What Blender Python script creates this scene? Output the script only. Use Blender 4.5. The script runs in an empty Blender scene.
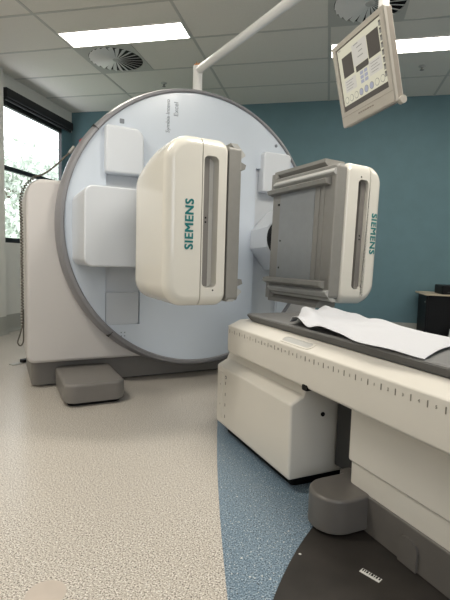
import bpy, bmesh, math, random
from mathutils import Vector, Matrix, Euler
random.seed(7)
S = bpy.context.scene
COL = S.collection
PI = math.pi

# ------------------------------------------------------------------ frames
PSI = math.radians(39.5)                       # the scanner stands turned in the room
O = Vector((-3.05*math.sin(PSI)+1.33*math.cos(PSI), 3.05*math.cos(PSI)+1.33*math.sin(PSI), 0))
def W(x, y, z=0.0):                            # scanner frame -> room
    c, s = math.cos(PSI), math.sin(PSI)
    return Vector((O.x + c*x - s*y, O.y + s*x + c*y, z))
ZA = 1.105                                     # height of the bore axis
ZC = 1.075                                     # height of the detector pair
CEIL = 2.89
BACK = 5.84
XL, XL2, XR, YF = -3.58, -3.50, 3.3, -2.3

# ------------------------------------------------------------------ materials
def mat(name, col, rough=0.5, metal=0.0, coat=0.0, noise=0.0, nscale=60.0, bump=0.0, spec=0.5):
    m = bpy.data.materials.new(name); m.use_nodes = True
    nt = m.node_tree; b = nt.nodes['Principled BSDF']
    b.inputs['Base Color'].default_value = (*col, 1)
    b.inputs['Roughness'].default_value = rough
    b.inputs['Metallic'].default_value = metal
    b.inputs['Coat Weight'].default_value = coat
    b.inputs['Coat Roughness'].default_value = 0.08
    b.inputs['Specular IOR Level'].default_value = spec
    tc = nt.nodes.new('ShaderNodeTexCoord')
    n = nt.nodes.new('ShaderNodeTexNoise'); n.inputs['Scale'].default_value = nscale
    n.inputs['Detail'].default_value = 4
    nt.links.new(tc.outputs['Object'], n.inputs['Vector'])
    if noise > 0:
        r = nt.nodes.new('ShaderNodeValToRGB')
        r.color_ramp.elements[0].position = 0.3; r.color_ramp.elements[1].position = 0.7
        r.color_ramp.elements[0].color = (*[max(0, c*(1-noise)) for c in col], 1)
        r.color_ramp.elements[1].color = (*[min(1, c*(1+noise)) for c in col], 1)
        nt.links.new(n.outputs['Fac'], r.inputs['Fac'])
        nt.links.new(r.outputs['Color'], b.inputs['Base Color'])
    if bump > 0:
        bp = nt.nodes.new('ShaderNodeBump'); bp.inputs['Strength'].default_value = bump
        bp.inputs['Distance'].default_value = 0.002
        nt.links.new(n.outputs['Fac'], bp.inputs['Height'])
        nt.links.new(bp.outputs['Normal'], b.inputs['Normal'])
    return m
def emit(name, col, strength):
    m = bpy.data.materials.new(name); m.use_nodes = True
    b = m.node_tree.nodes['Principled BSDF']
    b.inputs['Base Color'].default_value = (0, 0, 0, 1)
    b.inputs['Emission Color'].default_value = (*col, 1)
    b.inputs['Emission Strength'].default_value = strength
    b.inputs['Roughness'].default_value = 0.4
    return m

M = {}
M['wall'] = mat('wall_paint', (0.66, 0.655, 0.62), 0.7, noise=0.02, nscale=9, bump=0.05)
M['teal'] = mat('teal_paint', (0.105, 0.190, 0.220), 0.65, noise=0.04, nscale=6, bump=0.05)
M['cove'] = mat('vinyl_coving', (0.36, 0.36, 0.33), 0.45, noise=0.06, nscale=200)
M['tile'] = mat('ceiling_tile', (0.68, 0.655, 0.61), 0.85, noise=0.05, nscale=250, bump=0.15)
M['tbar'] = mat('ceiling_bar', (0.46, 0.455, 0.43), 0.6)
M['face'] = mat('gantry_face', (0.53, 0.585, 0.66), 0.24, coat=0.3, noise=0.01, nscale=5)
M['house'] = mat('gantry_housing', (0.53, 0.51, 0.50), 0.38, coat=0.1, noise=0.01, nscale=5)
M['panel'] = mat('cover_panel', (0.57, 0.60, 0.645), 0.28, coat=0.2, noise=0.01, nscale=5)
M['channel'] = mat('channel_panel', (0.50, 0.53, 0.57), 0.35)
M['rim'] = mat('rim_grey', (0.20, 0.20, 0.215), 0.34, coat=0.2)
M['cream'] = mat('head_cream', (0.66, 0.64, 0.585), 0.24, coat=0.35, noise=0.01, nscale=5)
M['table'] = mat('table_cream', (0.62, 0.595, 0.545), 0.35, coat=0.1, noise=0.012, nscale=6)
M['grey'] = mat('grey_metal', (0.235, 0.23, 0.215), 0.45, noise=0.03, nscale=30)
M['lightgrey'] = mat('light_grey_metal', (0.42, 0.42, 0.41), 0.4, noise=0.02, nscale=30)
M['coll'] = mat('collimator_plate', (0.25, 0.265, 0.275), 0.5, noise=0.03, nscale=20)
M['base'] = mat('base_grey', (0.175, 0.165, 0.155), 0.42, noise=0.03, nscale=15)
M['couchbase'] = mat('couch_base_grey', (0.118, 0.110, 0.102), 0.40, noise=0.03, nscale=15)
M['pad'] = mat('pallet_grey', (0.16, 0.16, 0.16), 0.55, noise=0.04, nscale=80, bump=0.05)
M['paddark'] = mat('pallet_edge', (0.075, 0.075, 0.075), 0.4)
M['black'] = mat('black_plastic', (0.003, 0.003, 0.0035), 0.5, spec=0.2)
M['dark'] = mat('dark_recess', (0.03, 0.03, 0.03), 0.6)
M['teal_ink'] = mat('teal_ink', (0.0, 0.16, 0.165), 0.4)
M['ink'] = mat('grey_ink', (0.16, 0.18, 0.21), 0.5)
M['ink2'] = mat('scale_ink', (0.20, 0.185, 0.16), 0.5)
M['white'] = mat('white_enamel', (0.72, 0.72, 0.71), 0.35, coat=0.1)
M['orange'] = mat('copper_orange', (0.55, 0.22, 0.06), 0.6, noise=0.2, nscale=90)
M['sheet'] = mat('sheet_cloth', (0.50, 0.51, 0.545), 0.85, noise=0.015, nscale=400, bump=0.1)
M['disc'] = mat('dark_floor_plate', (0.024, 0.0205, 0.018), 0.5, noise=0.35, nscale=7, bump=0.08)
M['frame'] = mat('window_black', (0.010, 0.010, 0.011), 0.45)
M['blind'] = mat('blind_fabric', (0.010, 0.010, 0.011), 0.7)
M['red'] = mat('red_plastic', (0.45, 0.01, 0.015), 0.35)
M['bezel'] = mat('monitor_beige', (0.47, 0.44, 0.39), 0.45, noise=0.01, nscale=20)
M['bezel2'] = mat('monitor_side', (0.31, 0.275, 0.235), 0.5)
M['cable'] = mat('cable_rubber', (0.085, 0.075, 0.06), 0.6)
M['steel'] = mat('steel', (0.5, 0.5, 0.48), 0.3, metal=0.8)
M['bark'] = mat('bark', (0.16, 0.13, 0.10), 0.9, noise=0.3, nscale=12)
M['leaf'] = mat('leaf', (0.46, 0.50, 0.43), 0.6, noise=0.3, nscale=2)
M['grass'] = mat('grass', (0.25, 0.32, 0.18), 0.9, noise=0.3, nscale=2)
M['board'] = mat('board_beige', (0.45, 0.38, 0.28), 0.5, noise=0.1, nscale=15)
M['patch'] = mat('smooth_patch', (0.49, 0.43, 0.38), 0.5, noise=0.06, nscale=14)
M['paper'] = mat('paper_label', (0.75, 0.75, 0.72), 0.4)
M['lamp'] = emit('lamp_diffuser', (1.0, 0.955, 0.85), 9.0)
M['scr'] = emit('screen_yellow', (0.76, 0.72, 0.55), 0.62)
M['scr_dark'] = emit('screen_dark', (0.06, 0.05, 0.04), 0.8)
M['scr_pale'] = emit('screen_pale', (0.72, 0.68, 0.60), 0.58)
M['scr_blue'] = emit('screen_blue', (0.42, 0.43, 0.52), 0.6)
M['scr_grey'] = emit('screen_grey', (0.33, 0.32, 0.28), 0.6)
def glass():
    m = bpy.data.materials.new('window_glass'); m.use_nodes = True
    nt = m.node_tree; nt.nodes.clear()
    o = nt.nodes.new('ShaderNodeOutputMaterial'); t = nt.nodes.new('ShaderNodeBsdfTransparent')
    g = nt.nodes.new('ShaderNodeBsdfGlossy'); g.inputs['Roughness'].default_value = 0.02
    f = nt.nodes.new('ShaderNodeValue'); f.outputs[0].default_value = 0.04; mx = nt.nodes.new('ShaderNodeMixShader')
    nt.links.new(f.outputs[0], mx.inputs[0]); nt.links.new(t.outputs[0], mx.inputs[1]); nt.links.new(g.outputs[0], mx.inputs[2])
    nt.links.new(mx.outputs[0], o.inputs[0]); return m
M['glass'] = glass()

def floor_mat():
    m = bpy.data.materials.new('speckled_vinyl'); m.use_nodes = True
    nt = m.node_tree; L = nt.links; b = nt.nodes['Principled BSDF']
    b.inputs['Roughness'].default_value = 0.30
    tc = nt.nodes.new('ShaderNodeTexCoord')
    def noise(s, d=2):
        n = nt.nodes.new('ShaderNodeTexNoise'); n.inputs['Scale'].default_value = s; n.inputs['Detail'].default_value = d
        L.new(tc.outputs['Object'], n.inputs['Vector']); return n
    def ramp(n, stops):
        r = nt.nodes.new('ShaderNodeValToRGB'); e = r.color_ramp.elements
        e[0].position, e[0].color = stops[0][0], (*stops[0][1], 1)
        e[1].position, e[1].color = stops[-1][0], (*stops[-1][1], 1)
        for p, c in stops[1:-1]:
            k = e.new(p); k.color = (*c, 1)
        L.new(n.outputs['Fac'], r.inputs['Fac']); return r
    n1 = noise(205, 3)
    beige = ramp(n1, [(0.33, (0.10, 0.085, 0.075)), (0.42, (0.30, 0.27, 0.24)), (0.47, (0.45, 0.415, 0.37)), (0.56, (0.53, 0.495, 0.445)), (0.66, (0.80, 0.77, 0.72))])
    blue = ramp(n1, [(0.33, (0.02, 0.035, 0.05)), (0.42, (0.085, 0.13, 0.175)), (0.47, (0.135, 0.20, 0.265)), (0.56, (0.165, 0.24, 0.31)), (0.66, (0.46, 0.53, 0.59))])
    n2 = noise(120, 1); speck = ramp(n2, [(0.28, (0, 0, 0)), (0.32, (1, 1, 1))])
    n3 = noise(135, 1); n3.inputs['Distortion'].default_value = 0.5; flake = ramp(n3, [(0.68, (0, 0, 0)), (0.72, (1, 1, 1))])
    cen = W(15.88, -8.967)
    sub = nt.nodes.new('ShaderNodeVectorMath'); sub.operation = 'DISTANCE'
    sub.inputs[1].default_value = (cen.x, cen.y, 0); L.new(tc.outputs['Object'], sub.inputs[0])
    lt = nt.nodes.new('ShaderNodeMath'); lt.operation = 'LESS_THAN'; lt.inputs[1].default_value = 18.049
    L.new(sub.outputs['Value'], lt.inputs[0])
    mx = nt.nodes.new('ShaderNodeMixRGB'); L.new(lt.outputs[0], mx.inputs[0])
    L.new(beige.outputs[0], mx.inputs[1]); L.new(blue.outputs[0], mx.inputs[2])
    m1 = nt.nodes.new('ShaderNodeMixRGB'); m1.blend_type = 'MULTIPLY'; m1.inputs[0].default_value = 0.75
    L.new(mx.outputs[0], m1.inputs[1]); L.new(speck.outputs[0], m1.inputs[2])
    m2 = nt.nodes.new('ShaderNodeMixRGB'); L.new(flake.outputs[0], m2.inputs[0]); L.new(m1.outputs[0], m2.inputs[1]); m2.inputs[2].default_value = (0.66, 0.66, 0.64, 1)
    L.new(m2.outputs[0], b.inputs['Base Color'])
    return m
M['floor'] = floor_mat()

# ------------------------------------------------------------------ builders
def obj(name, bm, m, parent=None, smooth=True, angle=35):
    me = bpy.data.meshes.new(name)
    bmesh.ops.recalc_face_normals(bm, faces=bm.faces[:])
    bm.to_mesh(me); bm.free()
    for k in (m if isinstance(m, (list, tuple)) else [m]): me.materials.append(M[k] if isinstance(k, str) else k)
    if smooth:
        for p in me.polygons: p.use_smooth = True
        try: me.set_sharp_from_angle(angle=math.radians(angle))
        except Exception: pass
    o = bpy.data.objects.new(name, me); COL.objects.link(o)
    if smooth:
        wn = o.modifiers.new('normals', 'WEIGHTED_NORMAL'); wn.keep_sharp = True; wn.weight = 100
    if parent: o.parent = parent
    return o
def tag(o, label=None, cat=None, group=None, kind=None):
    for k, v in (('label', label), ('category', cat), ('group', group), ('kind', kind)):
        if v: o[k] = v
    return o
def empty(name, loc, rot=(0, 0, 0)):
    o = bpy.data.objects.new(name, None); COL.objects.link(o); o.empty_display_size = 0.1
    o.location = loc; o.rotation_euler = rot; return o
def struct(name, bm, m, parent=None, **k):
    o = obj(name, bm, m, parent, **k)
    if parent is None: o['kind'] = 'structure'
    return o
def BM(): return bmesh.new()
def box(bm, x0, x1, y0, y1, z0, z1, mi=0, mtx=None):
    vs = [bm.verts.new(Vector((x, y, z)) if mtx is None else mtx @ Vector((x, y, z))) for x in (x0, x1) for y in (y0, y1) for z in (z0, z1)]
    for q in ((0, 1, 3, 2), (4, 6, 7, 5), (0, 4, 5, 1), (2, 3, 7, 6), (0, 2, 6, 4), (1, 5, 7, 3)):
        f = bm.faces.new([vs[i] for i in q]); f.material_index = mi
def rrect(a0, a1, b0, b1, r, inset=0.0, n=6):
    """rounded rectangle outline; r = one radius or four (a0b0, a1b0, a1b1, a0b1)"""
    if not isinstance(r, (tuple, list)): r = (r,)*4
    a0 += inset; a1 -= inset; b0 += inset; b1 -= inset
    rr = [max(0.0008, q-inset) for q in r]; P = []
    for (ca, cb, q, st) in ((a0, b0, rr[0], PI), (a1, b0, rr[1], 1.5*PI), (a1, b1, rr[2], 0), (a0, b1, rr[3], PI/2)):
        sa = 1 if ca == a0 else -1; sb = 1 if cb == b0 else -1
        for i in range(n+1):
            t = st + PI/2*i/n
            P.append((ca+sa*q+q*math.cos(t), cb+sb*q+q*math.sin(t)))
    return P
def place(axis, a, b, h):
    return {'x': (h, a, b), 'y': (a, h, b), 'z': (a, b, h)}[axis]
def loft(bm, axis, layers, caps=(True, True), mi=0, mtx=None):
    """layers: list of (height, outline) with equal point counts"""
    rings = []
    for h, P in layers:
        rings.append([bm.verts.new((mtx @ Vector(place(axis, a, b, h))) if mtx else place(axis, a, b, h)) for a, b in P])
    for r0, r1 in zip(rings, rings[1:]):
        n = len(r0)
        for i in range(n):
            f = bm.faces.new((r0[i], r0[(i+1) % n], r1[(i+1) % n], r1[i])); f.material_index = mi
    if caps[0]: bm.faces.new(rings[0][::-1]).material_index = mi
    if caps[1]: bm.faces.new(rings[-1]).material_index = mi
def rbox(bm, axis, a0, a1, b0, b1, h0, h1, r=0.02, e0=0.0, e1=0.0, n=6, mi=0, mtx=None):
    """rounded box: corner radius r round the axis, edge fillets e0 / e1 at its two ends"""
    L = []
    if e0 > 0:
        for i in range(6):
            t = PI/2*i/5; L.append((h0+e0*(1-math.sin(t)), e0*(1-math.cos(t))))
        L = [(h0+e0*(1-math.cos(PI/2*i/5)), e0*(1-math.sin(PI/2*i/5))) for i in range(6)]
    else: L = [(h0, 0)]
    if e1 > 0: L += [(h1-e1+e1*math.sin(PI/2*i/5), e1*(1-math.cos(PI/2*i/5))) for i in range(6)]
    else: L.append((h1, 0))
    loft(bm, axis, [(h, rrect(a0, a1, b0, b1, r, ins, n)) for h, ins in L], mi=mi, mtx=mtx)
def prism(bm, axis, pts, h0, h1, mi=0):
    loft(bm, axis, [(h0, pts), (h1, pts)], mi=mi)
def frame_plate(bm, axis, outer, inner, h0, h1):
    """plate with one hole, outlines of equal length"""
    n = len(outer); V = {}
    for k, h in ((0, h0), (1, h1)):
        V['o', k] = [bm.verts.new(place(axis, a, b, h)) for a, b in outer]
        V['i', k] = [bm.verts.new(place(axis, a, b, h)) for a, b in inner]
    for i in range(n):
        j = (i+1) % n
        for k in (0, 1): bm.faces.new((V['o', k][i], V['o', k][j], V['i', k][j], V['i', k][i]))
        for s in 'oi': bm.faces.new((V[s, 0][i], V[s, 0][j], V[s, 1][j], V[s, 1][i]))
def lathe(bm, axis, profile, cen=(0, 0), n=64, closed=False, off=None, mi=0):
    """profile: list of (radius, height); off(i) shifts a profile ring's centre"""
    rings = []
    for k, (r, h) in enumerate(profile):
        da, db = off[k] if off else (0, 0)
        rings.append([bm.verts.new(place(axis, cen[0]+da+r*math.cos(2*PI*i/n), cen[1]+db+r*math.sin(2*PI*i/n), h)) for i in range(n)])
    pairs = list(zip(rings, rings[1:])) + ([(rings[-1], rings[0])] if closed else [])
    for a, b in pairs:
        for i in range(n):
            bm.faces.new((a[i], a[(i+1) % n], b[(i+1) % n], b[i])).material_index = mi
    if not closed:
        for q in (rings[0], rings[-1]):
            try: bm.faces.new(q).material_index = mi
            except Exception: pass
def tube(bm, pts, r, n=10, mi=0):
    pts = [Vector(p) for p in pts]; rings = []
    up = Vector((0.13, 0.31, 0.94)).normalized(); prev = None
    for i, p in enumerate(pts):
        d = (pts[min(i+1, len(pts)-1)]-pts[max(i-1, 0)]).normalized()
        if prev is None:
            u = d.cross(up)
            if u.length < 1e-3: u = d.cross(Vector((1, 0, 0)))
        else: u = prev - d*prev.dot(d)
        u.normalize(); prev = u; v = d.cross(u)
        rr = r[i] if isinstance(r, (list, tuple)) else r
        rings.append([bm.verts.new(p+u*rr*math.cos(2*PI*k/n)+v*rr*math.sin(2*PI*k/n)) for k in range(n)])
    for a, b in zip(rings, rings[1:]):
        for k in range(n): bm.faces.new((a[k], a[(k+1) % n], b[(k+1) % n], b[k])).material_index = mi
    bm.faces.new(rings[0][::-1]); bm.faces.new(rings[-1])
def text_bm(bm, s, size, mtx, bold=0.0, depth=0.0006, align='CENTER', space=1.0):
    c = bpy.data.curves.new('lettering', 'FONT'); c.body = s; c.size = size; c.align_x = align; c.align_y = 'CENTER'
    c.extrude = depth; c.offset = bold; c.space_character = space; c.resolution_u = 3
    o = bpy.data.objects.new('lettering_tmp', c); COL.objects.link(o)
    bpy.context.view_layer.update()
    me = bpy.data.meshes.new_from_object(o.evaluated_get(bpy.context.evaluated_depsgraph_get()))
    me.transform(mtx); bm.from_mesh(me)
    bpy.data.objects.remove(o); bpy.data.curves.remove(c); bpy.data.meshes.remove(me)
def axes(loc, xa, ya):                         # matrix whose x/y run along xa/ya
    xa = Vector(xa).normalized(); ya = Vector(ya).normalized(); za = xa.cross(ya)
    m = Matrix((xa, ya, za)).transposed().to_4x4(); m.translation = Vector(loc); return m
def circ(cx, cz, r, n): return [(cx+r*math.cos(2*PI*i/n), cz+r*math.sin(2*PI*i/n)) for i in range(n)]

# ================================================================== THE ROOM
bm = BM(); box(bm, XL-0.2, XR+0.2, YF-0.2, BACK+0.2, -0.1, 0.0); struct('floor', bm, 'floor', smooth=False)
# dark round plate let into the floor under the couch
bm = BM(); c = W(0.496, -3.407)
lathe(bm, 'z', [(1.752, 0.0), (1.752, 0.002), (1.748, 0.003)], (c.x, c.y), n=160); struct('trim_1', bm, 'disc')

# ceiling: tiles in a grid of bars, one slab
GX0, GY0 = -2.477, 3.462
bm = BM(); box(bm, XL-0.2, XR+0.2, YF-0.2, BACK+0.2, CEIL, CEIL+0.1)
struct('ceiling', bm, 'tile', smooth=False)
bm = BM()
k = -1
for k in range(-1, 6):
    x = GX0+1.2*k
    if XL < x < XR: box(bm, x-0.012, x+0.012, YF, BACK, CEIL-0.004, CEIL)
for k in range(-10, 5):
    y = GY0+0.6*k
    if YF < y < BACK: box(bm, XL, XR, y-0.012, y+0.012, CEIL-0.0035, CEIL)
struct('trim_2', bm, 'tbar', smooth=False)

bm = BM(); box(bm, XL-0.2, XR+0.2, BACK, BACK+0.15, 0, CEIL); struct('wall_back', bm, 'teal', smooth=False)
bm = BM(); box(bm, XR, XR+0.15, YF, BACK, 0, CEIL); struct('wall_right', bm, 'wall', smooth=False)
bm = BM()                                        # wall behind the camera, with an unseen window added for bluish daylight
fw = (0.2, 2.9, 0.95, 2.55)
box(bm, XL-0.2, fw[0], YF-0.15, YF, 0, CEIL); box(bm, fw[1], XR+0.2, YF-0.15, YF, 0, CEIL)
box(bm, fw[0], fw[1], YF-0.15, YF, 0, fw[2]); box(bm, fw[0], fw[1], YF-0.15, YF, fw[3], CEIL)
struct('wall_front', bm, 'wall', smooth=False)
# left wall: pier near the camera, then the wall with the window
WY0, WY1, WZ0, WZ1 = 4.40, 5.60, 1.03, 2.62
bm = BM()
box(bm, XL-0.2, XL2, YF, 4.37, 0, CEIL)
box(bm, XL-0.055, XL, 4.37, BACK, 0, WZ0); box(bm, XL-0.055, XL, 4.37, BACK, WZ1, CEIL)
box(bm, XL-0.055, XL, 4.37, WY0, WZ0, WZ1)
box(bm, XL-0.055, XL, WY1, BACK, WZ0, WZ1, mi=1)
struct('wall_left', bm, ['wall', 'teal'], smooth=False)
def skirting(name, pts):
    """coved vinyl along a floor line; pts on the wall, inward normal to the left of the direction"""
    bm = BM(); prof = [(0.0, 0.20), (0.004, 0.20), (0.004, 0.05), (0.012, 0.022), (0.03, 0.006), (0.05, 0.001), (0.0, 0.0)]
    for (x0, y0), (x1, y1) in zip(pts, pts[1:]):
        d = Vector((x1-x0, y1-y0, 0)).normalized(); nrm = Vector((-d.y, d.x, 0))
        A = [bm.verts.new(Vector((x0, y0, z))+nrm*t) for t, z in prof]; B = [bm.verts.new(Vector((x1, y1, z))+nrm*t) for t, z in prof]
        for i in range(len(prof)):
            j = (i+1) % len(prof); bm.faces.new((A[i], A[j], B[j], B[i]))
        bm.faces.new(A); bm.faces.new(B[::-1])
    return struct(name, bm, 'cove')
skirting('baseboard_back', [(XR, BACK), (XL, BACK)])
skirting('baseboard_left', [(XL, BACK), (XL, 4.37), (XL2, 4.37), (XL2, YF)])
skirting('baseboard_right', [(XR, YF), (XR, BACK)])
# windows
def window(name, parts, pane, sill=None):
    bm = BM()
    for b in parts: box(bm, *b)
    w = struct(name, bm, 'frame', smooth=False)
    bm = BM(); box(bm, *pane); g = obj('pane', bm, 'glass', w, smooth=False)
    return w
xa, xb = XL-0.05, XL-0.004
window('window_1', [(xa, xb, WY0, WY1, WZ0, WZ0+0.055), (xa, xb, WY0, WY1, WZ1-0.07, WZ1), (xa, xb, WY0, WY0+0.03, WZ0, WZ1),
                    (xa, xb, WY1-0.006, WY1, WZ0, WZ1), (xa, xb, WY0, WY1, 1.845, 1.895)],
       (XL-0.032, XL-0.026, WY0, WY1, WZ0, WZ1))
ya, yb = YF-0.12, YF-0.06  # unseen window, put in to let daylight onto the scanner face
window('window_added', [(fw[0], fw[1], ya, yb, fw[2], fw[2]+0.05), (fw[0], fw[1], ya, yb, fw[3]-0.05, fw[3]), (fw[0], fw[0]+0.05, ya, yb, fw[2], fw[3]),
                    (fw[1]-0.05, fw[1], ya, yb, fw[2], fw[3]), (1.52, 1.57, ya, yb, fw[2], fw[3])],
       (fw[0], fw[1], YF-0.095, YF-0.088, fw[2], fw[3]))
# roller blind above the left window
t = empty('roller_blind', (XL, 5.1, 2.59)); tag(t, 'black rolled-up roller blind across the top of the left window', 'blind')
bm = BM(); rbox(bm, 'y', 0.001, 0.075, 0.03, 0.13, -0.66, 0.655, 0.012); obj('cassette', bm, 'blind', t)
bm = BM(); lathe(bm, 'y', [(0.022, -0.655), (0.022, 0.64)], (0.035, 0.022), n=20); obj('blind_roll', bm, 'blind', t)
# trees outside
def leaf_tree(loc, h, cr, label, seed, n):
    rnd = random.Random(seed)
    t = empty('tree', loc); tag(t, label, 'tree', 'trees outside the window')
    bm = BM()
    tube(bm, [(0, 0, 0), (0.1, 0.05, h*0.35), (-0.05, 0.1, h*0.65), (0.05, 0, h*0.92)], [0.17, 0.13, 0.08, 0.02], 8)
    for i in range(9):
        z = h*(0.3+0.06*i); a = rnd.uniform(0, 2*PI); l = cr*rnd.uniform(0.5, 0.9)
        tube(bm, [(0.05, 0.05, z), (l*0.5*math.cos(a), l*0.5*math.sin(a), z+0.3), (l*math.cos(a), l*math.sin(a), z+0.8)], [0.06, 0.035, 0.012], 6)
    obj('trunk', bm, 'bark', t)
    bm = BM()
    blobs = [(Vector((rnd.uniform(-1, 1)*cr*0.7, rnd.uniform(-1, 1)*cr*0.7, h*rnd.uniform(0.22, 0.98))), rnd.uniform(0.3, 0.55)*cr) for _ in range(20)]
    for i in range(n):
        c, r = rnd.choice(blobs)
        p = c + Vector((rnd.gauss(0, 1), rnd.gauss(0, 1), rnd.gauss(0, 0.8)))*r*0.5
        if p.z < 0.3: continue
        a = Euler((rnd.uniform(0, 6), rnd.uniform(0, 6), rnd.uniform(0, 6))).to_matrix(); s = rnd.uniform(0.06, 0.14)
        bm.faces.new([bm.verts.new(p+a@Vector(q)*s) for q in ((-1, 0, 0), (0, -0.45, 0.1), (1, 0, 0), (0, 0.45, 0.1))])
    f = obj('foliage', bm, 'leaf', t, smooth=False); return t
bm = BM(); box(bm, -40, XL-3, -5, 45, -1.6, -1.5); struct('ground', bm, 'grass', smooth=False)
leaf_tree((-8.3, 11.2, -1.5), 5.1, 1.6, 'nearest pale leafy tree outside the window', 3, 6500)
leaf_tree((-13.8, 15.8, -1.5), 6.3, 2.2, 'pale leafy tree far off behind the nearest tree outside the window', 4, 5500)
leaf_tree((-10.2, 21.4, -1.5), 6.8, 2.3, 'pale leafy tree outside the window toward the scanner housing', 6, 5500)

# ------------------------------------------------------------------ ceiling fittings
def troffer(x0, y0, label):
    t = empty('ceiling_light', (x0+0.6, y0+0.15, CEIL)); tag(t, label, 'ceiling light', 'recessed ceiling light panels')
    bm = BM(); frame_plate(bm, 'z', rrect(-0.588, 0.588, -0.138, 0.148, 0.004, n=2), rrect(-0.575, 0.575, -0.126, 0.136, 0.004, n=2), -0.008, -0.0002); obj('frame', bm, 'white', t, smooth=False)
    bm = BM(); rbox(bm, 'z', -0.575, 0.575, -0.126, 0.136, -0.005, -0.001, 0.004, n=2); obj('diffuser', bm, 'lamp', t, smooth=False)
    return t
troffer(GX0, GY0+0.3, 'long lit ceiling panel over the white scanner disc, beside the round vent')
troffer(GX0+2.4, GY0+0.9, 'long lit ceiling panel behind the hanging monitor at the right')
def diffuser(x, y, label):
    t = empty('air_diffuser', (x, y, CEIL)); tag(t, label, 'air vent', 'round swirl air vents')
    R = 0.268; n = 64
    sq = []
    for i in range(n):
        a = 2*PI*i/n; ca, sa = math.cos(a), math.sin(a); q = 0.288/max(abs(ca), abs(sa)); sq.append((q*ca, q*sa))
    bm = BM(); frame_plate(bm, 'z', sq, circ(0, 0, R, n), -0.008, -0.0005); obj('face_plate', bm, 'tbar', t, smooth=False)
    bm = BM(); lathe(bm, 'z', [(R, -0.0006), (R, -0.0004)], n=48); obj('duct', bm, 'black', t, smooth=False)
    bm = BM()
    for i in range(24):
        m = Matrix.Rotation(2*PI*i/24, 4, 'Z') @ Matrix.Translation((0, 0, -0.006)) @ Matrix.Rotation(math.radians(22), 4, 'X')
        vs = [bm.verts.new(m @ Vector(p)) for p in ((0.035, -0.005, -0.002), (0.262, -0.030, 0), (0.262, 0.026, 0), (0.035, 0.004, -0.002),
                                                     (0.035, -0.005, 0.0), (0.262, -0.030, 0.002), (0.262, 0.026, 0.002), (0.035, 0.004, 0.0))]
        for q in ((0, 1, 2, 3), (7, 6, 5, 4), (0, 4, 5, 1), (1, 5, 6, 2), (2, 6, 7, 3), (3, 7, 4, 0)): bm.faces.new([vs[i] for i in q])
    obj('vanes', bm, 'white', t, smooth=False)
    bm = BM(); lathe(bm, 'z', [(0.038, -0.004), (0.03, -0.014), (0.005, -0.018)], n=24); obj('hub', bm, 'lightgrey', t)
    return t
diffuser(GX0+0.3, GY0+0.9, 'round swirl air vent just behind the left ceiling light panel')
diffuser(GX0+2.7, GY0+0.3, 'round swirl air vent above the hanging monitor')
def sprinkler(x, y, label):
    t = empty('sprinkler', (x, y, CEIL)); tag(t, label, 'sprinkler', 'ceiling sprinklers')
    bm = BM(); lathe(bm, 'z', [(0.034, 0.0), (0.034, -0.004), (0.02, -0.012), (0.012, -0.014)], n=24); obj('escutcheon', bm, 'lightgrey', t)
    bm = BM(); lathe(bm, 'z', [(0.010, -0.012), (0.008, -0.034), (0.020, -0.037), (0.020, -0.040), (0.004, -0.043)], n=18); obj('deflector', bm, 'grey', t)
sprinkler(-1.91, 5.02, 'small sprinkler head in the ceiling above the top of the scanner disc')
sprinkler(0.83, 4.99, 'small sprinkler head in the ceiling to the right of the monitor')

# ================================================================== THE SCANNER GANTRY
G = empty('scanner_gantry', O, (0, 0, PSI))
tag(G, 'white scanner gantry with a big round face disc and two detector heads', 'medical scanner')
bm = BM(); rbox(bm, 'y', -1.17, 1.17, 0.185, 1.387, 0.10, 0.95, (0.05, 0.05, 0.11, 0.11), 0.025, 0.05, n=8); obj('housing', bm, 'house', G)
bm = BM(); rbox(bm, 'z', -1.135, 1.135, 0.205, 0.9, 0.012, 0.20, 0.05, 0.0, 0.0); obj('plinth', bm, 'base', G)
bm = BM(); rbox(bm, 'z', -1.11, 1.11, 0.23, 0.87, 0.0, 0.015, 0.05); obj('plinth_seal', bm, 'black', G)
bm = BM(); lathe(bm, 'y', [(0.965, 0.06), (0.965, 0.5), (0.93, 0.56)], (0, ZA), n=128); obj('drum', bm, 'house', G)
# step at the left foot
bm = BM(); rbox(bm, 'z', -0.99, -0.625, -0.335, 0.20, 0.025, 0.14, 0.07, 0.004, 0.018, n=8)
foot = obj('foot_cover', bm, 'base', G)
bm = BM(); rbox(bm, 'z', -0.965, -0.65, -0.30, 0.18, 0.0, 0.03, 0.05); obj('foot_pad', bm, 'black', foot)
# rim: a bezel whose opening sits a little high
offs = [(0, 0), (0, 0), (0, 0), (0.003, 0.003), (0.006, 0.006), (0.008, 0.009), (0.008, 0.009), (0.008, 0.009)]
bm = BM(); lathe(bm, 'y', [(0.955, 0.09), (0.99, 0.09), (1.0, 0.07), (0.998, 0.03), (0.982, -0.010), (0.964, -0.016), (0.957, -0.010), (0.957, 0.07)], (0, ZA), n=160, closed=True, off=offs)
rim = obj('rim', bm, 'rim', G)
for a in (2.45, 3.98):
    bm = BM()
    m = Matrix.Translation((0, 0, ZA)) @ Matrix.Rotation(-a, 4, 'Y')
    box(bm, 0.956, 1.0015, -0.0175, 0.06, -0.0018, 0.0018, mtx=m)
    obj('rim_seam', bm, 'dark', rim, smooth=False)
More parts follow.
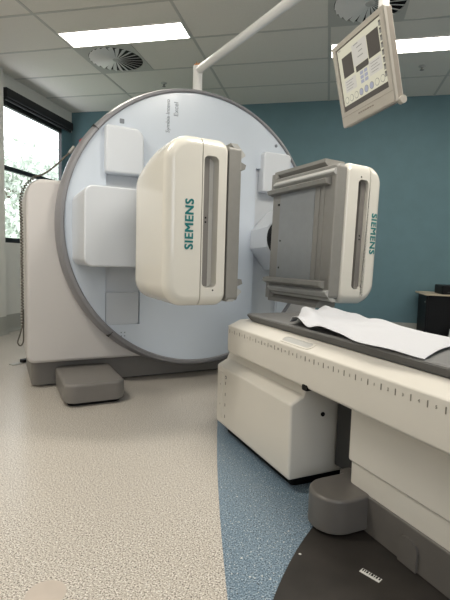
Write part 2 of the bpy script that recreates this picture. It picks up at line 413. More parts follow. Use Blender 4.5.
# face disc: plate with two upright channels
def disc_face():
    bm = BM(); R = 0.9575; cx, cz = 0.008, ZA+0.009
    def outline(x0, x1, side):                   # strips of the disc between two x values
        pts = []
        n = 40
        for i in range(n+1):
            x = x0+(x1-x0)*i/n; pts.append((x, cz+math.sqrt(max(0, R*R-(x-cx)**2))))
        for i in range(n+1):
            x = x1+(x0-x1)*i/n; pts.append((x, cz-math.sqrt(max(0, R*R-(x-cx)**2))))
        return pts
    e = 1e-4
    for x0, x1 in ((cx-R+e, -0.687), (-0.45, 0.45), (0.687, cx+R-e)): prism(bm, 'y', outline(x0, x1, 0), 0.0, 0.03)
    for x0, x1 in ((-0.687, -0.45), (0.45, 0.687)):        # below and above the channels
        lo = [(x0, ZA-0.66), (x1, ZA-0.66)]; hi = [(x0, ZA+0.50), (x1, ZA+0.50)]
        n = 14
        arc = [(x1+(x0-x1)*i/n) for i in range(n+1)]
        pl = [(x0+0.0, ZA-0.665)] + [(x0+(x1-x0)*i/n, ZA-0.665-0.0) for i in range(1, n)] + [(x1, ZA-0.665)]
        low = [(x, cz-math.sqrt(R*R-(x-cx)**2)) for x in arc]
        if min(abs(p[1]-(ZA-0.665)) for p in low) >= 0:
            keep = [(x, min(z, ZA-0.666)) for x, z in low]; prism(bm, 'y', pl+keep, 0.0, 0.03)
        up = [(x, max(cz+math.sqrt(R*R-(x-cx)**2), ZA+0.506)) for x in arc]
        prism(bm, 'y', [(x0+(x1-x0)*i/n, ZA+0.505) for i in range(n+1)]+up, 0.0, 0.03)
    return bm
face = obj('face_disc', disc_face(), 'face', G)
bm = BM(); lathe(bm, 'y', [(0.956, 0.03), (0.956, 0.06)], (0.008, ZA+0.009), n=128); obj('channel_panel', bm, 'channel', G)
bm = BM()                                         # lower cover in the left channel, upper one on the right
rbox(bm, 'y', -0.682, -0.455, 0.43, 0.66, 0.012, 0.03, (0.005, 0.04, 0.005, 0.005), 0.004); obj('channel_cover', bm, 'channel', G)
def small_cover(x0, x1, z0, z1, r):
    bm = BM(); rbox(bm, 'y', x0, x1, z0, z1, -0.055, 0.03, r, 0.016, 0.0, n=8); return obj('cover_box', bm, 'panel', G)
small_cover(-0.700, -0.447, 1.445, 1.75, (0.015, 0.02, 0.07, 0.02))
small_cover(0.487, 0.735, 1.43, 1.735, (0.02, 0.015, 0.03, 0.03))
# writing and marks on the disc
bm = BM()
text_bm(bm, 'Symbia Intevo', 0.040, axes((-0.267, -0.0007, 1.88), (0, 0, 1), (-1, 0, 0)))
text_bm(bm, 'Excel', 0.046, axes((-0.207, -0.0007, 1.935), (0, 0, 1), (-1, 0, 0)))
obj('model_lettering', bm, 'ink', face, smooth=False)
bm = BM(); rbox(bm, 'y', -0.60, -0.57, 1.78, 1.81, -0.002, 0.0, 0.004); obj('sensor_window', bm, 'ink', face)
bm = BM(); lathe(bm, 'y', [(0.012, 0.0), (0.012, -0.004), (0.006, -0.006)], (0.622, 1.80), n=20); obj('alignment_mark', bm, 'ink', face)
bm = BM()
for dx in (-0.012, 0.012):
    for dz in (-0.012, 0.012): box(bm, -0.566+dx-0.004, -0.566+dx+0.004, -0.001, 0.0005, 0.372+dz-0.004, 0.372+dz+0.004)
obj('alignment_mark', bm, 'ink', face)
# emergency button peeping over the rim
bm = BM(); tube(bm, [(-0.765, 0.3, 1.675), (-0.787, 0.3, 1.697)], 0.016, 16); eb = obj('button_base', bm, 'grey', G)
bm = BM(); tube(bm, [(-0.785, 0.3, 1.695), (-0.797, 0.3, 1.707), (-0.802, 0.3, 1.712)], [0.02, 0.02, 0.012], 18); obj('stop_button', bm, 'red', eb)

# detector heads (built at -X, the other turned half round the bore axis)
def head(turn):
    dl = 0.026 if turn else 0.0
    H = empty('detector_head', (0, 0, ZC+0.47*dl-(0.016 if turn else 0.0)), (0, PI+dl if turn else 0, 0)); H.parent = G
    # arm from the disc out to the head
    def armline(ins, tip):
        r = 0.05; q = max(0.002, r-ins)
        def arc(cx, cz, st): return [(cx+q*math.cos(st+PI/2*i/5), cz+q*math.sin(st+PI/2*i/5)) for i in range(6)]
        return ([(-tip-ins, 0.066-ins*0.5), (-tip-0.15-ins*0.3, 0.222-ins)] + arc(-0.90+r, 0.222-r, PI/2) + arc(-0.90+r, -0.232+r, PI)
                + [(-tip-0.15-ins*0.3, -0.232+ins), (-tip-ins, -0.070+ins*0.5)])
    L = [(-0.45+0.012*(1-math.cos(PI/2*i/4)), 0.012*(1-math.sin(PI/2*i/4))) for i in range(5)]
    bm = BM(); loft(bm, 'y', [(h, armline(i, 0.295)) for h, i in L]+[(0.03, armline(0, 0.43))]); obj('arm', bm, 'panel', H, angle=19)
    bm = BM(); lathe(bm, 'y', [(0.135, -0.448), (0.135, -0.48), (0.125, -0.515)], (-0.425, 0.0), n=40); obj('bearing', bm, 'black', H)
    # outer cover
    Y0, Y1 = -1.13, -0.51
    XO = -0.622 if turn else -0.664             # this head's outer side, and how far out its seam sits
    se = -0.028 if turn else 0.0
    def cover(h):                                # the top slopes away behind the logo
        L = [(Y0+0.05*(1-math.cos(PI/2*i/6)), 0.05*(1-math.sin(PI/2*i/6)), 0.385) for i in range(7)]
        L += [(-0.90, 0, 0.382), (-0.82, 0, 0.370), (-0.68, 0, 0.335)] + [(-0.62-0.03*(1-i/3), 0.03*(1-math.cos(PI/2*i/3)), 0.325) for i in range(1, 4)]
        return L
    bm = BM(); loft(bm, 'y', [(h, rrect(XO, -0.492+se+i, -0.393, t, (0.10, i+0.004, i+0.004, 0.12), i, 10)) for h, i, t in cover(0)]); cov = obj('outer_cover', bm, 'cream', H, angle=60)
    bm = BM()
    for gx in (-0.0017, 0, 0.0017):
        for gy in (-0.0009, 0.0009): text_bm(bm, 'SIEMENS', 0.057, axes(((-0.568 if turn else -0.549)+gy, Y0-0.0008-0.00004*gx/0.0017-0.00002*gy/0.0009, -0.016+gx), (0, 0, 1), (-1, 0, 0)), space=1.10, depth=0.0014)
    for v in bm.verts:                           # lay the letters on the rounded edge
        d = min(0.048, max(0.0, XO+0.05-v.co.x)); v.co.y += 0.05-math.sqrt(0.0025-d*d)
    obj('brand_lettering', bm, 'teal_ink', cov, smooth=False)
    # inner cover: frame round the handle slot and the block behind it
    i = rrect(-0.482+se, -0.408+se, -0.305, 0.30, 0.024, 0, 8)
    L = [(Y0+0.05*(1-math.cos(PI/2*k/6)), 0.05*(1-math.sin(PI/2*k/6))) for k in range(7)]
    bm = BM()
    def inl(q): return rrect(-0.488+se-q, -0.352+q*0.6, -0.393, 0.385, (q+0.003, 0.05+q*0.3, 0.05+q*0.3, q+0.003), q, 8)
    loft(bm, 'y', [(h, inl(q)) for h, q in L], caps=(False, False))
    o0 = inl(L[0][1]); va = [bm.verts.new((a, L[0][0], b)) for a, b in o0]; vb = [bm.verts.new((a, Y0, b)) for a, b in i]; vc = [bm.verts.new((a, Y0+0.065, b)) for a, b in i]
    n = len(va)
    for k in range(n):
        j = (k+1) % n; bm.faces.new((va[k], va[j], vb[j], vb[k])); bm.faces.new((vb[k], vb[j], vc[j], vc[k]))
    bmesh.ops.remove_doubles(bm, verts=bm.verts[:], dist=0.00005)
    rbox(bm, 'y', -0.488+se, -0.352, -0.393, 0.385, Y0+0.06, -0.60, (0.004, 0.05, 0.05, 0.004), 0, 0.03, n=8)
    inn = obj('inner_cover', bm, 'cream', H, angle=40)
    bm = BM(); rbox(bm, 'y', -0.478+se, -0.446+se, -0.30, 0.296, Y0+0.022, Y0+0.061, 0.004); obj('slot_strip', bm, 'base', inn)
    bm = BM(); lathe(bm, 'y', [(0.0045, Y0+0.003), (0.0045, Y0-0.001)], (-0.425+se, -0.318), n=12)
    obj('screw', bm, 'dark', inn); bm = BM()
    for z in (0.0, 0.02): box(bm, -0.465+se, -0.457+se, Y0+0.0205, Y0+0.023, z-0.004, z+0.004)
    obj('slot_mark', bm, 'black', inn)
    # collimator
    bm = BM(); rbox(bm, 'x', Y0+0.005, Y1+0.005, -0.37, 0.36, -0.352, -0.285, 0.02, 0, 0.010); col = obj('collimator', bm, 'grey', H)
    bm = BM(); rbox(bm, 'x', -0.95, -0.60, -0.30, 0.27, -0.287, -0.281, 0.006, 0, 0.002); obj('collimator_plate', bm, 'coll', col)
    for y in (-0.985, -1.025):
        bm = BM(); rbox(bm, 'x', y-0.012, y+0.012, -0.31, 0.29, -0.287, -0.281, 0.002); obj('guide_strip', bm, 'grey', col)
    for y, z in ((-0.625, 0.20), (-0.625, 0.03), (-0.585, -0.2)):
        bm = BM(); lathe(bm, 'x', [(0.006, -0.285), (0.006, -0.279)], (y, z), n=12); obj('bolt', bm, 'black', col)
    for s in (1, -1):
        bm = BM()                                  # gripping rail
        P = [(-0.284, 0.262), (-0.246, 0.268), (-0.240, 0.290), (-0.284, 0.308)]
        P = [(x, s*z) for x, z in P]; prism(bm, 'y', P, -1.085, -0.50); obj('rail', bm, 'grey', col, smooth=False)
        bm = BM(); P = [(-0.284, 0.310), (-0.266, 0.322), (-0.266, 0.330), (-0.310, 0.374), (-0.345, 0.374)]
        prism(bm, 'y', [(x, s*z) for x, z in P], -1.12, -0.53); obj('ledge', bm, 'lightgrey', col, smooth=False)
        if not turn: continue
        bm = BM(); P = [(-0.34, 0.372), (-0.275, 0.392), (-0.275, 0.412), (-0.40, 0.408), (-0.40, 0.372)]
        P = [(-0.345, 0.366), (-0.300, 0.400), (-0.300, 0.420), (-0.44, 0.420), (-0.44, 0.366)]
        prism(bm, 'y', [(x, s*z) for x, z in P], -1.0, -0.49); obj('end_guard', bm, 'grey', col, smooth=False)
        bm = BM(); box(bm, -0.36, -0.28, -0.53, -0.49, min(s*0.26, s*0.40), max(s*0.26, s*0.40)); obj('rail_bracket', bm, 'grey', col, smooth=False)
    return H
head(False); head(True)

# coiled cable hanging down the housing's left side
t = empty('coiled_cable', W(-1.215, 0.12, 0.30), (0, 0, PSI)); tag(t, 'black coiled cable hanging down the left side of the scanner housing', 'cable')
def L_(p): return Vector((p[0]+1.215, p[1]-0.12, p[2]-0.30))
ctrl = [(-1.193, 0.10, 0.44), (-1.192, 0.10, 0.8), (-1.192, 0.10, 1.1), (-1.196, 0.10, 1.24), (-1.165, 0.1, 1.335), (-1.11, 0.1, 1.395)]
def catmull(P, n):
    P = [Vector(p) for p in P]; P = [2*P[0]-P[1]]+P+[2*P[-1]-P[-2]]; out = []
    for i in range(1, len(P)-2):
        for k in range(n):
            t = k/n; a, b, c, d = P[i-1:i+3]
            out.append(0.5*((2*b)+(c-a)*t+(2*a-5*b+4*c-d)*t*t+(3*b-a-3*c+d)*t**3))
    return out+[P[-2]]
path = [L_(p) for p in catmull(ctrl, 250)]
pts = []; dist = 0
for i, p in enumerate(path):
    if i: dist += (p-path[i-1]).length
    d = (path[min(i+1, len(path)-1)]-path[max(i-1, 0)]).normalized(); u = d.cross(Vector((0, 1, 0))).normalized(); v = d.cross(u)
    a = dist/0.019*2*PI
    pts.append(p+(u*math.cos(a)+v*math.sin(a))*0.0062)
bm = BM(); tube(bm, pts, 0.0042, 6); obj('coil', bm, 'cable', t)
bm = BM(); tube(bm, [L_(p) for p in catmull([(-1.11, 0.1, 1.395), (-1.06, 0.13, 1.42), (-1.0, 0.15, 1.47), (-0.93, 0.17, 1.545), (-0.88, 0.18, 1.60)], 10)], 0.006, 8)
pl = [(-0.895, 0.178, 1.583), (-0.86, 0.18, 1.625)]
lead = obj('lead', bm, 'cable', t)
bm = BM(); tube(bm, [L_(p) for p in pl], [0.010, 0.016], 12); obj('plug', bm, 'grey', lead)
bm = BM(); tube(bm, [L_(p) for p in catmull([(-1.193, 0.10, 0.44), (-1.208, 0.1, 0.385), (-1.222, 0.1, 0.335), (-1.207, 0.1, 0.312), (-1.19, 0.1, 0.335), (-1.187, 0.1, 0.40), (-1.186, 0.1, 0.55)], 10)], 0.0045, 8); obj('loop', bm, 'cable', t)

# metal strip on the floor at the far left foot
t = empty('floor_strip', W(-1.22, 0.95, 0), (0, 0, PSI+0.5)); tag(t, 'short metal strip on the floor beside the left end of the scanner base', 'metal strip')
bm = BM(); rbox(bm, 'z', -0.03, 0.11, -0.03, 0.03, 0.0, 0.006, 0.004); obj('plate', bm, 'steel', t)
bm = BM(); rbox(bm, 'z', 0.06, 0.12, -0.025, 0.025, 0.006, 0.03, 0.006); obj('clamp', bm, 'black', t)

# ------------------------------------------------------------------ monitor on its arm
MP = Vector((0.105, 2.161, 1.747)); MR = Euler((0.235, 0, -1.077))
Mm = MR.to_matrix().to_4x4(); Mm.translation = MP
hang = Mm @ Vector((0.0, 0.115, 0.06))
a0 = W(0.075, 0.3, 2.0)
A = empty('monitor_arm', (0.075, 0.3, 2.0), (0, 0, -PSI)); A.parent = G
p0 = W(0.075, 0.3, 2.05)-a0; p1 = W(0.075, 0.3, 2.385)-a0; pe = Vector((hang.x, hang.y, 2.375))-a0
bm = BM(); tube(bm, [p0, p1], 0.036, 24); obj('post', bm, 'white', A)
bm = BM(); tube(bm, [p1, p1+Vector((0, 0, 0.012))], [0.035, 0.03], 14)
for i in range(7):
    a = i*0.9; q = p1+Vector((0.022*math.cos(a), 0.022*math.sin(a), 0.008)); tube(bm, [q, q+Vector((0.004*math.cos(a), 0.004*math.sin(a), 0.014+0.006*(i % 2)))], [0.006, 0.002], 6)
obj('post_cap', bm, 'orange', A)
b0 = p1+Vector((0, 0, -0.03)); dv = (pe-b0)
bm = BM(); tube(bm, [b0+dv*0.0, b0+dv*0.30], 0.030, 20); tube(bm, [b0+dv*0.29, b0+dv*0.62], 0.0285, 20); tube(bm, [b0+dv*0.61, pe], 0.030, 20); obj('boom', bm, 'white', A)
bm = BM(); tube(bm, [pe+Vector((0, 0, 0.035)), pe+Vector((0, 0, -0.03))], 0.036, 24); obj('swivel', bm, 'white', A)
hz = hang-a0
bm = BM(); tube(bm, [pe+Vector((0, 0, -0.02)), hz+Vector((0, 0, 0.0))], 0.024, 20); obj('drop_tube', bm, 'white', A)
yk = (Mm @ Vector((0.0, 0.062, 0.0)))-a0
bm = BM(); tube(bm, [hz+Vector((0, 0, 0.01)), hz, yk+(hz-yk)*0.5, yk], [0.02, 0.024, 0.026, 0.026], 16); obj('yoke', bm, 'white', A)

T = empty('monitor', MP, MR); tag(T, 'beige flat-panel monitor hanging from the ceiling arm, showing a pale yellow screen', 'monitor')
hw, hh = 0.205, 0.187
sx0, sx1, sz0, sz1 = -0.174, 0.176, -0.120, 0.163
bm = BM(); frame_plate(bm, 'y', rrect(-hw, hw, -hh, hh, 0.008, 0.004, 4), rrect(sx0, sx1, sz0, sz1, 0.002, 0, 4), 0.0, 0.012)
frame_plate(bm, 'y', rrect(-hw, hw, -hh, hh, 0.008, 0, 4), rrect(sx0, sx1, sz0, sz1, 0.002, 0, 4), 0.004, 0.016)
bz = obj('bezel', bm, 'bezel', T)
bm = BM(); rbox(bm, 'y', -hw+0.001, hw-0.001, -hh+0.001, hh-0.001, 0.0155, 0.047, 0.01, 0, 0.012); rbox(bm, 'y', -0.13, 0.13, -0.11, 0.11, 0.04, 0.062, 0.02, 0, 0.01); shell = obj('back_shell', bm, 'bezel2', T)
bm = BM(); tube(bm, [(hw-0.012, 0.032, -hh+0.004), (hw+0.010, 0.032, -hh+0.004)], 0.016, 18); obj('tilt_knob', bm, 'bezel', shell)
bm = BM(); box(bm, sx0-0.001, sx1+0.001, 0.006, 0.014, sz0-0.001, sz1+0.001); scr = obj('screen', bm, 'scr_dark', T, smooth=False)
bm = BM()
def q(x0, x1, z0, z1, mi, y=0.0055): box(bm, x0, x1, y, y+0.0006, z0, z1, mi)
# window of the programme: u from left 0..1, v from top 0..1
def uv(u0, u1, v0, v1, mi, y=0.0055):
    w = sx1-sx0; h = sz1-sz0; q(sx0+u0*w, sx0+u1*w, sz1-v1*h, sz1-v0*h, mi, y)
uv(0.015, 0.985, 0.015, 0.91, 0)
uv(0.10, 0.345, 0.17, 0.49, 1, 0.005); uv(0.685, 0.925, 0.12, 0.46, 1, 0.005)
uv(0.355, 0.67, 0.10, 0.42, 2, 0.005); uv(0.39, 0.67, 0.43, 0.52, 1, 0.005)
uv(0.10, 0.36, 0.53, 0.72, 2, 0.005); uv(0.66, 0.92, 0.50, 0.70, 2, 0.005)
for i in range(3):
    for j in range(2): uv(0.46+0.09*j, 0.53+0.09*j, 0.54+0.065*i, 0.59+0.065*i, 3, 0.005)
for i in range(4):
    uv(0.13, 0.30-0.03*(i % 2), 0.555+0.042*i, 0.565+0.042*i, 4, 0.0046); uv(0.70, 0.88-0.04*(i % 2), 0.53+0.042*i, 0.54+0.042*i, 4, 0.0046)
for i in range(3): uv(0.46+0.03*(i % 2), 0.58, 0.17+0.07*i, 0.185+0.07*i, 4, 0.0046)
uv(0.04, 0.10, 0.03, 0.045, 4, 0.005); uv(0.40, 0.50, 0.11, 0.125, 4, 0.0046)
for i in range(8):
    uv(0.945, 0.98, 0.06+0.1*i, 0.135+0.1*i, 1, 0.005); uv(0.950, 0.974, 0.085+0.1*i, 0.13+0.1*i, 4, 0.0046)
for i in range(8):
    u = 0.09+0.115*i; w = sx1-sx0; h = sz1-sz0
    lathe(bm, 'y', [(0.0155, 0.0056), (0.0155, 0.005)], (sx0+u*w, sz1-0.83*h), n=24, mi=4)
    lathe(bm, 'y', [(0.0125, 0.0051), (0.0125, 0.0046)], (sx0+u*w, sz1-0.83*h), n=24, mi=0 if i in (0, 1, 2, 6, 7) else 3)
obj('screen_image', bm, ['scr', 'scr_dark', 'scr_pale', 'scr_blue', 'scr_grey'], scr, smooth=False)
for i in range(7):
    bm = BM(); rbox(bm, 'y', -0.055+0.018*i-0.006, -0.055+0.018*i+0.006, -0.158, -0.152, -0.002, 0.003, 0.002, n=2); obj('button', bm, 'bezel2', bz)
bm = BM(); box(bm, -hw+0.005, hw-0.005, -0.0008, 0.002, -0.1405, -0.139); obj('bezel_groove', bm, 'bezel2', bz, smooth=False)

# ================================================================== THE COUCH
PB = math.radians(37.0)
OB = Vector((O.x+0.0582-0.06*math.cos(PB), O.y+0.0459-0.06*math.sin(PB), 0))
B = empty('patient_couch', OB, (0, 0, PB)); tag(B, 'cream patient couch with a grey top running toward the scanner', 'patient couch')
YE = -3.9
def sym(P): return P+[(-x, z) for x, z in reversed(P)]
def arcpts(cx, cz, r, a0, a1, n=5): return [(cx+r*math.cos(math.radians(a0+(a1-a0)*i/n)), cz+r*math.sin(math.radians(a0+(a1-a0)*i/n))) for i in range(n+1)]
def section(ins):
    P = [(-0.19, 0.425+ins), (-0.252+ins, 0.438+ins)] + arcpts(-0.256, 0.454, max(0.002, 0.014-ins), 250, 180, 3)
    P += [(-0.272+ins, 0.50), (-0.271+ins, 0.566)] + arcpts(-0.262, 0.571, max(0.002, 0.009-ins), 175, 105, 3)
    P += [(-0.205, 0.606-ins), (-0.18, 0.608-ins)]
    return sym(P)
bm = BM()
loft(bm, 'y', [(YE, section(0)), (-1.092, section(0)), (-1.079, section(0.003)), (-1.069, section(0.009)), (-1.065, section(0.016))])
frame = obj('bed_frame', bm, 'table', B, angle=28)
# scale along the side
bm = BM()
n = 0; y = -1.105
while y > -3.3:
    box(bm, -0.2730, -0.2712, y-0.0012, y+0.0012, 0.542, 0.560)
    if n >= 6:
        s = str(18-n) if n < 18 else str(n-17); text_bm(bm, s, 0.013, axes((-0.2726, y-0.027, 0.5505), (0, -1, 0), (0, 0, 1)), depth=0.0004)
    else:
        box(bm, -0.2730, -0.2715, y-0.028, y-0.027, 0.546, 0.553)
    n += 1; y -= 0.0545
obj('scale_markings', bm, 'ink2', frame, smooth=False)
# finger recess on the top edge and the black notch below
bm = BM(); m = axes((-0.2395, -1.655, 0.5905), (0, -1, 0), Vector((0.057, 0, 0.0255)).normalized())
frame_plate(bm, 'z', rrect(-0.105, 0.105, -0.023, 0.023, 0.02), rrect(-0.095, 0.095, -0.016, 0.016, 0.014), -0.004, 0.003); bmesh.ops.transform(bm, matrix=m, verts=bm.verts)
rc = obj('finger_recess', bm, 'table', frame)
bm = BM(); rbox(bm, 'z', -0.096, 0.096, -0.018, 0.018, -0.004, 0.0012, 0.014); bmesh.ops.transform(bm, matrix=m, verts=bm.verts); obj('recess_plate', bm, 'lightgrey', rc)
bm = BM(); rbox(bm, 'x', -1.780, -1.748, 0.434, 0.455, -0.2732, -0.22, 0.006); obj('notch', bm, 'black', frame)
# sliding top
def pal(ins, tip, wd=0.205): return rrect(-wd, wd, -3.7, tip, (0.01, 0.01, 0.03, 0.03), ins, 6)
bm = BM(); loft(bm, 'z', [(0.606, pal(0.02, -1.18)), (0.612, pal(0.008, -1.16)), (0.629, pal(0.002, -1.14)), (0.634, pal(0.0, -1.13))]); pall = obj('pallet', bm, 'paddark', B)
bm = BM(); loft(bm, 'z', [(0.632, pal(0.001, -1.131)), (0.639, pal(0.002, -1.132)), (0.642, pal(0.006, -1.136)), (0.641, pal(0.02, -1.15)), (0.638, pal(0.05, -1.19))]); obj('pallet_pad', bm, 'pad', pall)
# lift housing between couch and scanner
L = [(-1.680+0.014*(1-math.cos(PI/2*i/5)), 0.014*(1-math.sin(PI/2*i/5))) for i in range(6)] + [(-0.955-0.022+0.022*math.sin(PI/2*i/5), 0.022*(1-math.cos(PI/2*i/5))) for i in range(6)]
def blk2(ins, h):
    Q = [(-0.15, 0.048+ins*0.5), (-0.264+ins, 0.048+ins*0.5), (-0.272+ins, 0.058+ins*0.5), (-0.272+ins, 0.18)]
    Q += arcpts(-0.256, 0.344, max(0.003, 0.016-ins*0.6), 180, 125, 4) + [(-0.215, 0.385-ins), (-0.20, 0.424-ins), (-0.15, 0.436-ins)]
    return sym(Q)
bm = BM(); loft(bm, 'y', [(h, blk2(i, h)) for h, i in L]); lh = obj('lift_housing', bm, 'table', B, angle=30)
bm = BM(); rbox(bm, 'z', -0.225, 0.225, -1.64, -1.0, 0.0, 0.055, 0.02); obj('lift_plinth', bm, 'black', lh)
bm = BM(); rbox(bm, 'x', -1.04, -0.985, 0.085, 0.325, -0.2745, -0.262, 0.006); obj('end_panel', bm, 'table', lh)
bm = BM()
lathe(bm, 'x', [(0.009, -0.270), (0.009, -0.2725)], (-1.075, 0.308), n=20); lathe(bm, 'x', [(0.005, -0.272), (0.005, -0.2733)], (-1.075, 0.308), n=16, mi=1)
for z in (0.277, 0.22, 0.165, 0.105): box(bm, -0.2730, -0.270, -1.077, -1.070, z-0.008, z+0.008, 2)
for z in (0.26, 0.155): box(bm, -0.2752, -0.2735, -1.017, -1.013, z-0.004, z+0.004, 2)
obj('indicator_marks', bm, ['black', 'table', 'ink2'], lh)
bm = BM(); lathe(bm, 'y', [(0.009, -1.684), (0.009, -1.67)], (-0.122, 0.30), n=16); obj('cable_hole', bm, 'black', lh)
# telescopic mechanism
bm = BM(); box(bm, -0.05, 0.15, -1.92, -1.74, 0.13, 0.44); rbox(bm, 'z', -0.075, 0.15, -1.82, -1.70, 0.1, 0.43, 0.02); obj('lift_column', bm, 'dark', B, smooth=False)
bm = BM(); rbox(bm, 'z', -0.13, 0.15, -1.9, -1.80, 0.004, 0.125, 0.02); obj('column_base', bm, 'couchbase', B)
# pedestal
bm = BM(); rbox(bm, 'z', -0.167, 0.167, YE, -1.885, 0.213, 0.44, (0.01, 0.01, 0.025, 0.025), 0.006); ped = obj('pedestal', bm, 'table', B)
bm = BM(); rbox(bm, 'z', -0.159, 0.159, YE, -1.893, 0.118, 0.216, (0.01, 0.01, 0.024, 0.024)); obj('lower_skirt', bm, 'table', ped)
bm = BM(); rbox(bm, 'z', -0.166, 0.166, YE, -1.875, 0.006, 0.130, (0.01, 0.01, 0.02, 0.02), 0, 0.006); bs = obj('base', bm, 'couchbase', B)
def podl(i): return [(-0.12, -2.005+i)] + arcpts(-0.240, -1.920, 0.085-i, 270, 90, 14) + [(-0.12, -1.835-i)]
bm = BM()
loft(bm, 'z', [(0.014, podl(0.004)), (0.018, podl(0))] + [(0.121+0.012*math.sin(PI/2*i/4), podl(0.012*(1-math.cos(PI/2*i/4)))) for i in range(5)]); pod = obj('outrigger_foot', bm, 'couchbase', B)
bm = BM(); lathe(bm, 'z', [(0.06, 0.003), (0.06, 0.018)], (-0.240, -1.92), n=30); obj('foot_pad', bm, 'black', pod)
bm = BM(); fl = [(-2.218, 0.006), (-2.218, 0.068)] + [(-2.183+0.035*math.cos(PI-PI*i/8), 0.068+0.026*math.sin(PI*i/8)) for i in range(9)] + [(-2.148, 0.006)]
prism(bm, 'x', fl, -0.174, -0.164); obj('cover_flap', bm, 'couchbase', bs, smooth=False)

# sheet left on the couch top
def sheet():
    bm = BM(); rnd = random.Random(5); NU, NV = 100, 70; V = []
    ph = [rnd.uniform(0, 6) for _ in range(12)]
    for i in range(NU+1):
        u = i/NU; row = []
        for j in range(NV+1):
            v = j/NV                                # 0 near edge (-X) .. 1 far edge
            y0 = -1.50+0.25*min(1, v*1.25) + 0.018*math.sin(9*v+ph[0]); y1 = -2.225+0.155*v+0.02*math.sin(3.1*v)
            y = y0+(y1-y0)*u
            xn = -0.180-0.036*min(1, u*3.2)+0.02*max(0, u-0.75)*4*0.5-0.004*math.sin(9*u+1); x = xn+(0.202-xn)*v
            f = max(0, 1-u*1.35)
            g = math.exp(-((u-0.14)/0.15)**2)
            z = 0.003 + 0.030*g*(0.30+0.70*math.sin(PI*min(1, v*1.02))**0.7)*(0.8+0.2*math.sin(11*v+ph[1]))
            z += f*0.012*(1+math.sin(15*u+5*v+ph[2])*math.sin(8*v-3*u+ph[3])) + f*0.007*(1+math.sin(29*u-11*v+ph[4]))
            z += 0.002*(1+math.sin(7*v+6*u+ph[5])) + 0.003*math.exp(-(v/0.06)**2)*(1+math.sin(17*u+ph[6]))
            z += 0.016*math.exp(-((v-0.93)/0.09)**2)*(0.5+0.5*math.sin(9*u+ph[7]))*(0.35+f)
            if u < 0.03: z *= 0.25+0.75*u/0.03
            row.append(bm.verts.new((x, y, 0.6415+z)))
        V.append(row)
    for i in range(NU):
        for j in range(NV): bm.faces.new((V[i][j], V[i+1][j], V[i+1][j+1], V[i][j+1]))
    return bm
o = obj('bed_sheet', sheet(), 'sheet', angle=180); o.location = OB; o.rotation_euler = (0, 0, PB)
sm = o.modifiers.new('thickness', 'SOLIDIFY'); sm.thickness = 0.0012; sm.offset = 1
tag(o, 'crumpled white sheet lying on the grey couch top', 'sheet')

# ------------------------------------------------------------------ small things
o = empty('sticker', W(-0.378, -2.155, 0.003), (0, 0, PSI)); tag(o, 'small black and white label lying on the dark floor plate', 'label')
a = math.atan2(-2.179+2.121, -0.361+0.378)
bm = BM(); box(bm, -0.031, 0.031, -0.010, 0.010, 0, 0.0006, mtx=Matrix.Rotation(a, 4, 'Z')); st = obj('backing', bm, 'paper', o, smooth=False)
bm = BM()
for x, w_ in ((-0.028, 0.004), (-0.021, 0.003), (-0.015, 0.005), (-0.006, 0.003), (0.0, 0.006), (0.009, 0.003), (0.015, 0.005), (0.024, 0.004)):
    box(bm, x, x+w_, -0.001, 0.009, 0.0006, 0.0009, mtx=Matrix.Rotation(a, 4, 'Z'))
obj('print', bm, 'black', o, smooth=False)
bm = BM(); rbox(bm, 'z', -0.004, 0.004, -0.003, 0.003, 0, 0.001, 0.002); o = obj('paper_scrap', bm, 'paper'); o.location = W(-0.509, -1.992, 0.003); tag(o, 'tiny white paper scrap on the dark floor plate near the blue floor', 'scrap')
bm = BM(); lathe(bm, 'z', [(0.052, 0), (0.052, 0.0008), (0.046, 0.0015)], n=40); o = obj('floor_patch', bm, 'patch'); o.location = W(-1.228, -1.842, 0); o.scale = (1.0, 1.0, 1); tag(o, 'smooth beige round patch on the speckled floor in the near corner', 'patch')

# dark cabinet by the back wall at the right
def cab():
    t = empty('equipment_cabinet', (1.33, 5.45, 0)); tag(t, 'black cabinet with a thin beige top board against the teal wall', 'cabinet')
    bm = BM(); box(bm, -0.245, 0.5, -0.22, 0.30, 0.04, 0.585); obj('body', bm, 'black', t, smooth=False)
    bm = BM(); rbox(bm, 'z', -0.285, 0.53, -0.25, 0.32, 0.585, 0.60, 0.01); obj('top_board', bm, 'board', t)
    bm = BM(); rbox(bm, 'x', -0.215, -0.13, 0.05, 0.575, -0.262, -0.246, 0.01); obj('side_panel', bm, 'black', t)
    for x in (-0.2, 0.45):
        for y in (-0.18, 0.26):
            bm = BM(); lathe(bm, 'z', [(0.025, 0), (0.025, 0.045)], (x, y), n=16); obj('foot', bm, 'black', t)
    bm = BM(); lathe(bm, 'x', [(0.009, -0.262), (0.009, -0.266)], (-0.17, 0.51), n=14); obj('lock', bm, 'steel', t)
    bm = BM(); rbox(bm, 'z', -0.30, -0.24, -0.1, -0.02, 0.165, 0.18, 0.004); obj('bracket', bm, 'dark', t)
cab()
o = empty('device_box', (1.48, 5.42, 0.60)); tag(o, 'black device box standing on the cabinet top', 'box')
bm = BM(); rbox(bm, 'z', -0.255, 0.3, -0.17, 0.2, 0.0, 0.095, 0.02, 0, 0.012); obj('case', bm, 'black', o)
bm = BM(); rbox(bm, 'y', -0.2, 0.25, 0.02, 0.03, -0.172, -0.168, 0.002); obj('front_trim', bm, 'dark', o)
o = empty('upright_bottle', (1.335, 5.12, 0)); tag(o, 'slim dark tapering bin with pale edges in front of the black cabinet', 'bin')
bm = BM(); loft(bm, 'z', [(0, rrect(-0.06, 0.12, -0.05, 0.05, 0.01)), (0.245, rrect(-0.03, 0.09, -0.03, 0.03, 0.01))]); o.name = 'slim_bin'; obj('body', bm, 'dark', o)
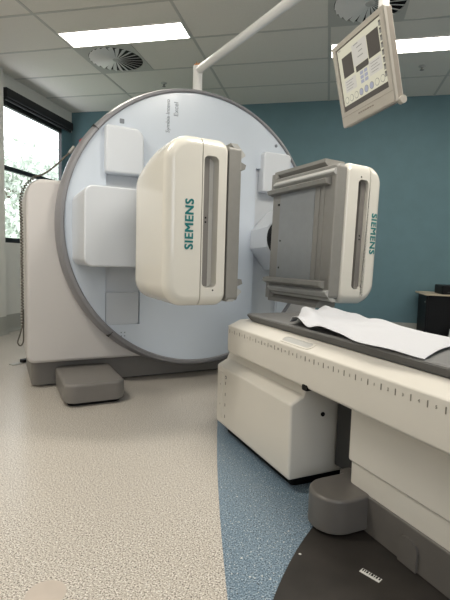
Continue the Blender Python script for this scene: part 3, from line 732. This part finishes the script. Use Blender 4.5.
for x0, x1 in ((-0.066, -0.036), (0.126, 0.096)):
    bm = BM(); tube(bm, [(x0, -0.05, 0.0), (x1, -0.03, 0.25)], 0.012, 10); obj('edge_strip', bm, 'lightgrey', o)

# ================================================================== LIGHT
def area(name, loc, rot, sx, sy, power, col):
    l = bpy.data.lights.new(name, 'AREA'); l.shape = 'RECTANGLE'; l.size = sx; l.size_y = sy; l.energy = power; l.color = col
    o = bpy.data.objects.new(name, l); COL.objects.link(o); o.location = loc; o.rotation_euler = rot; return l
# area lights added for brightness, placed like further ceiling lamps out of the frame
FILL_COL = (1.0, 0.94, 0.83)
for x, y, p in ((GX0+0.6, 1.35, 36), (GX0+3.0, 1.95, 40), (GX0+0.6, -1.05, 12), (GX0+3.0, -0.45, 8), (GX0+5.0, 3.8, 22)):
    area('added_ceiling_fill', (x, y, CEIL-0.012), (0, 0, 0), 1.15, 0.27, p, FILL_COL)
# daylight comes through the windows
for loc, rot, sx, sy in (((XL-0.16, 5.0, 1.82), (0, -PI/2, 0), 1.55, 1.18), ((1.55, YF-0.16, 1.75), (PI/2, 0, 0), 2.6, 1.55)):
    l = area('window_portal', loc, rot, sx, sy, 1, (1, 1, 1)); l.cycles.is_portal = True
w = bpy.data.worlds.new('overcast_sky'); S.world = w; w.use_nodes = True
nt = w.node_tree; bg = nt.nodes['Background']
tc = nt.nodes.new('ShaderNodeTexCoord'); sep = nt.nodes.new('ShaderNodeSeparateXYZ'); rp = nt.nodes.new('ShaderNodeValToRGB')
nt.links.new(tc.outputs['Generated'], sep.inputs[0]); nt.links.new(sep.outputs['Z'], rp.inputs['Fac']); nt.links.new(rp.outputs['Color'], bg.inputs['Color'])
rp.color_ramp.elements[0].color = (0.93, 0.96, 1.0, 1); rp.color_ramp.elements[1].color = (0.80, 0.89, 1.0, 1)
bg.inputs['Strength'].default_value = 3.6

# ================================================================== CAMERA
cam = bpy.data.cameras.new('camera'); co = bpy.data.objects.new('camera', cam); COL.objects.link(co)
yaw, pitch, roll, f = 0.2205, 0.0881, 0.029, 449.6
cam.sensor_fit = 'VERTICAL'; cam.sensor_height = 24; cam.lens = 24*f/600
fwd = Vector((-math.sin(yaw)*math.cos(pitch), math.cos(yaw)*math.cos(pitch), -math.sin(pitch)))
r = Vector((math.cos(yaw), math.sin(yaw), 0)); u = r.cross(fwd)
r2 = math.cos(roll)*r+math.sin(roll)*u; u2 = -math.sin(roll)*r+math.cos(roll)*u
m = Matrix((r2, u2, -fwd)).transposed().to_4x4(); m.translation = Vector((0, 0, 0.9)); co.matrix_world = m
cam.clip_start = 0.02; cam.clip_end = 200
S.camera = co

S.view_settings.view_transform = 'Standard'; S.view_settings.look = 'None'
S.view_settings.gamma = 1; S.view_settings.use_curve_mapping = False; S.view_settings.exposure = 0.32
for k in ('max_bounces', 'diffuse_bounces'): 
    try: setattr(S.cycles, k, 8)
    except Exception: pass
S.cycles.transparent_max_bounces = 16
S.cycles.use_denoising = True
S.cycles.sample_clamp_indirect = 6
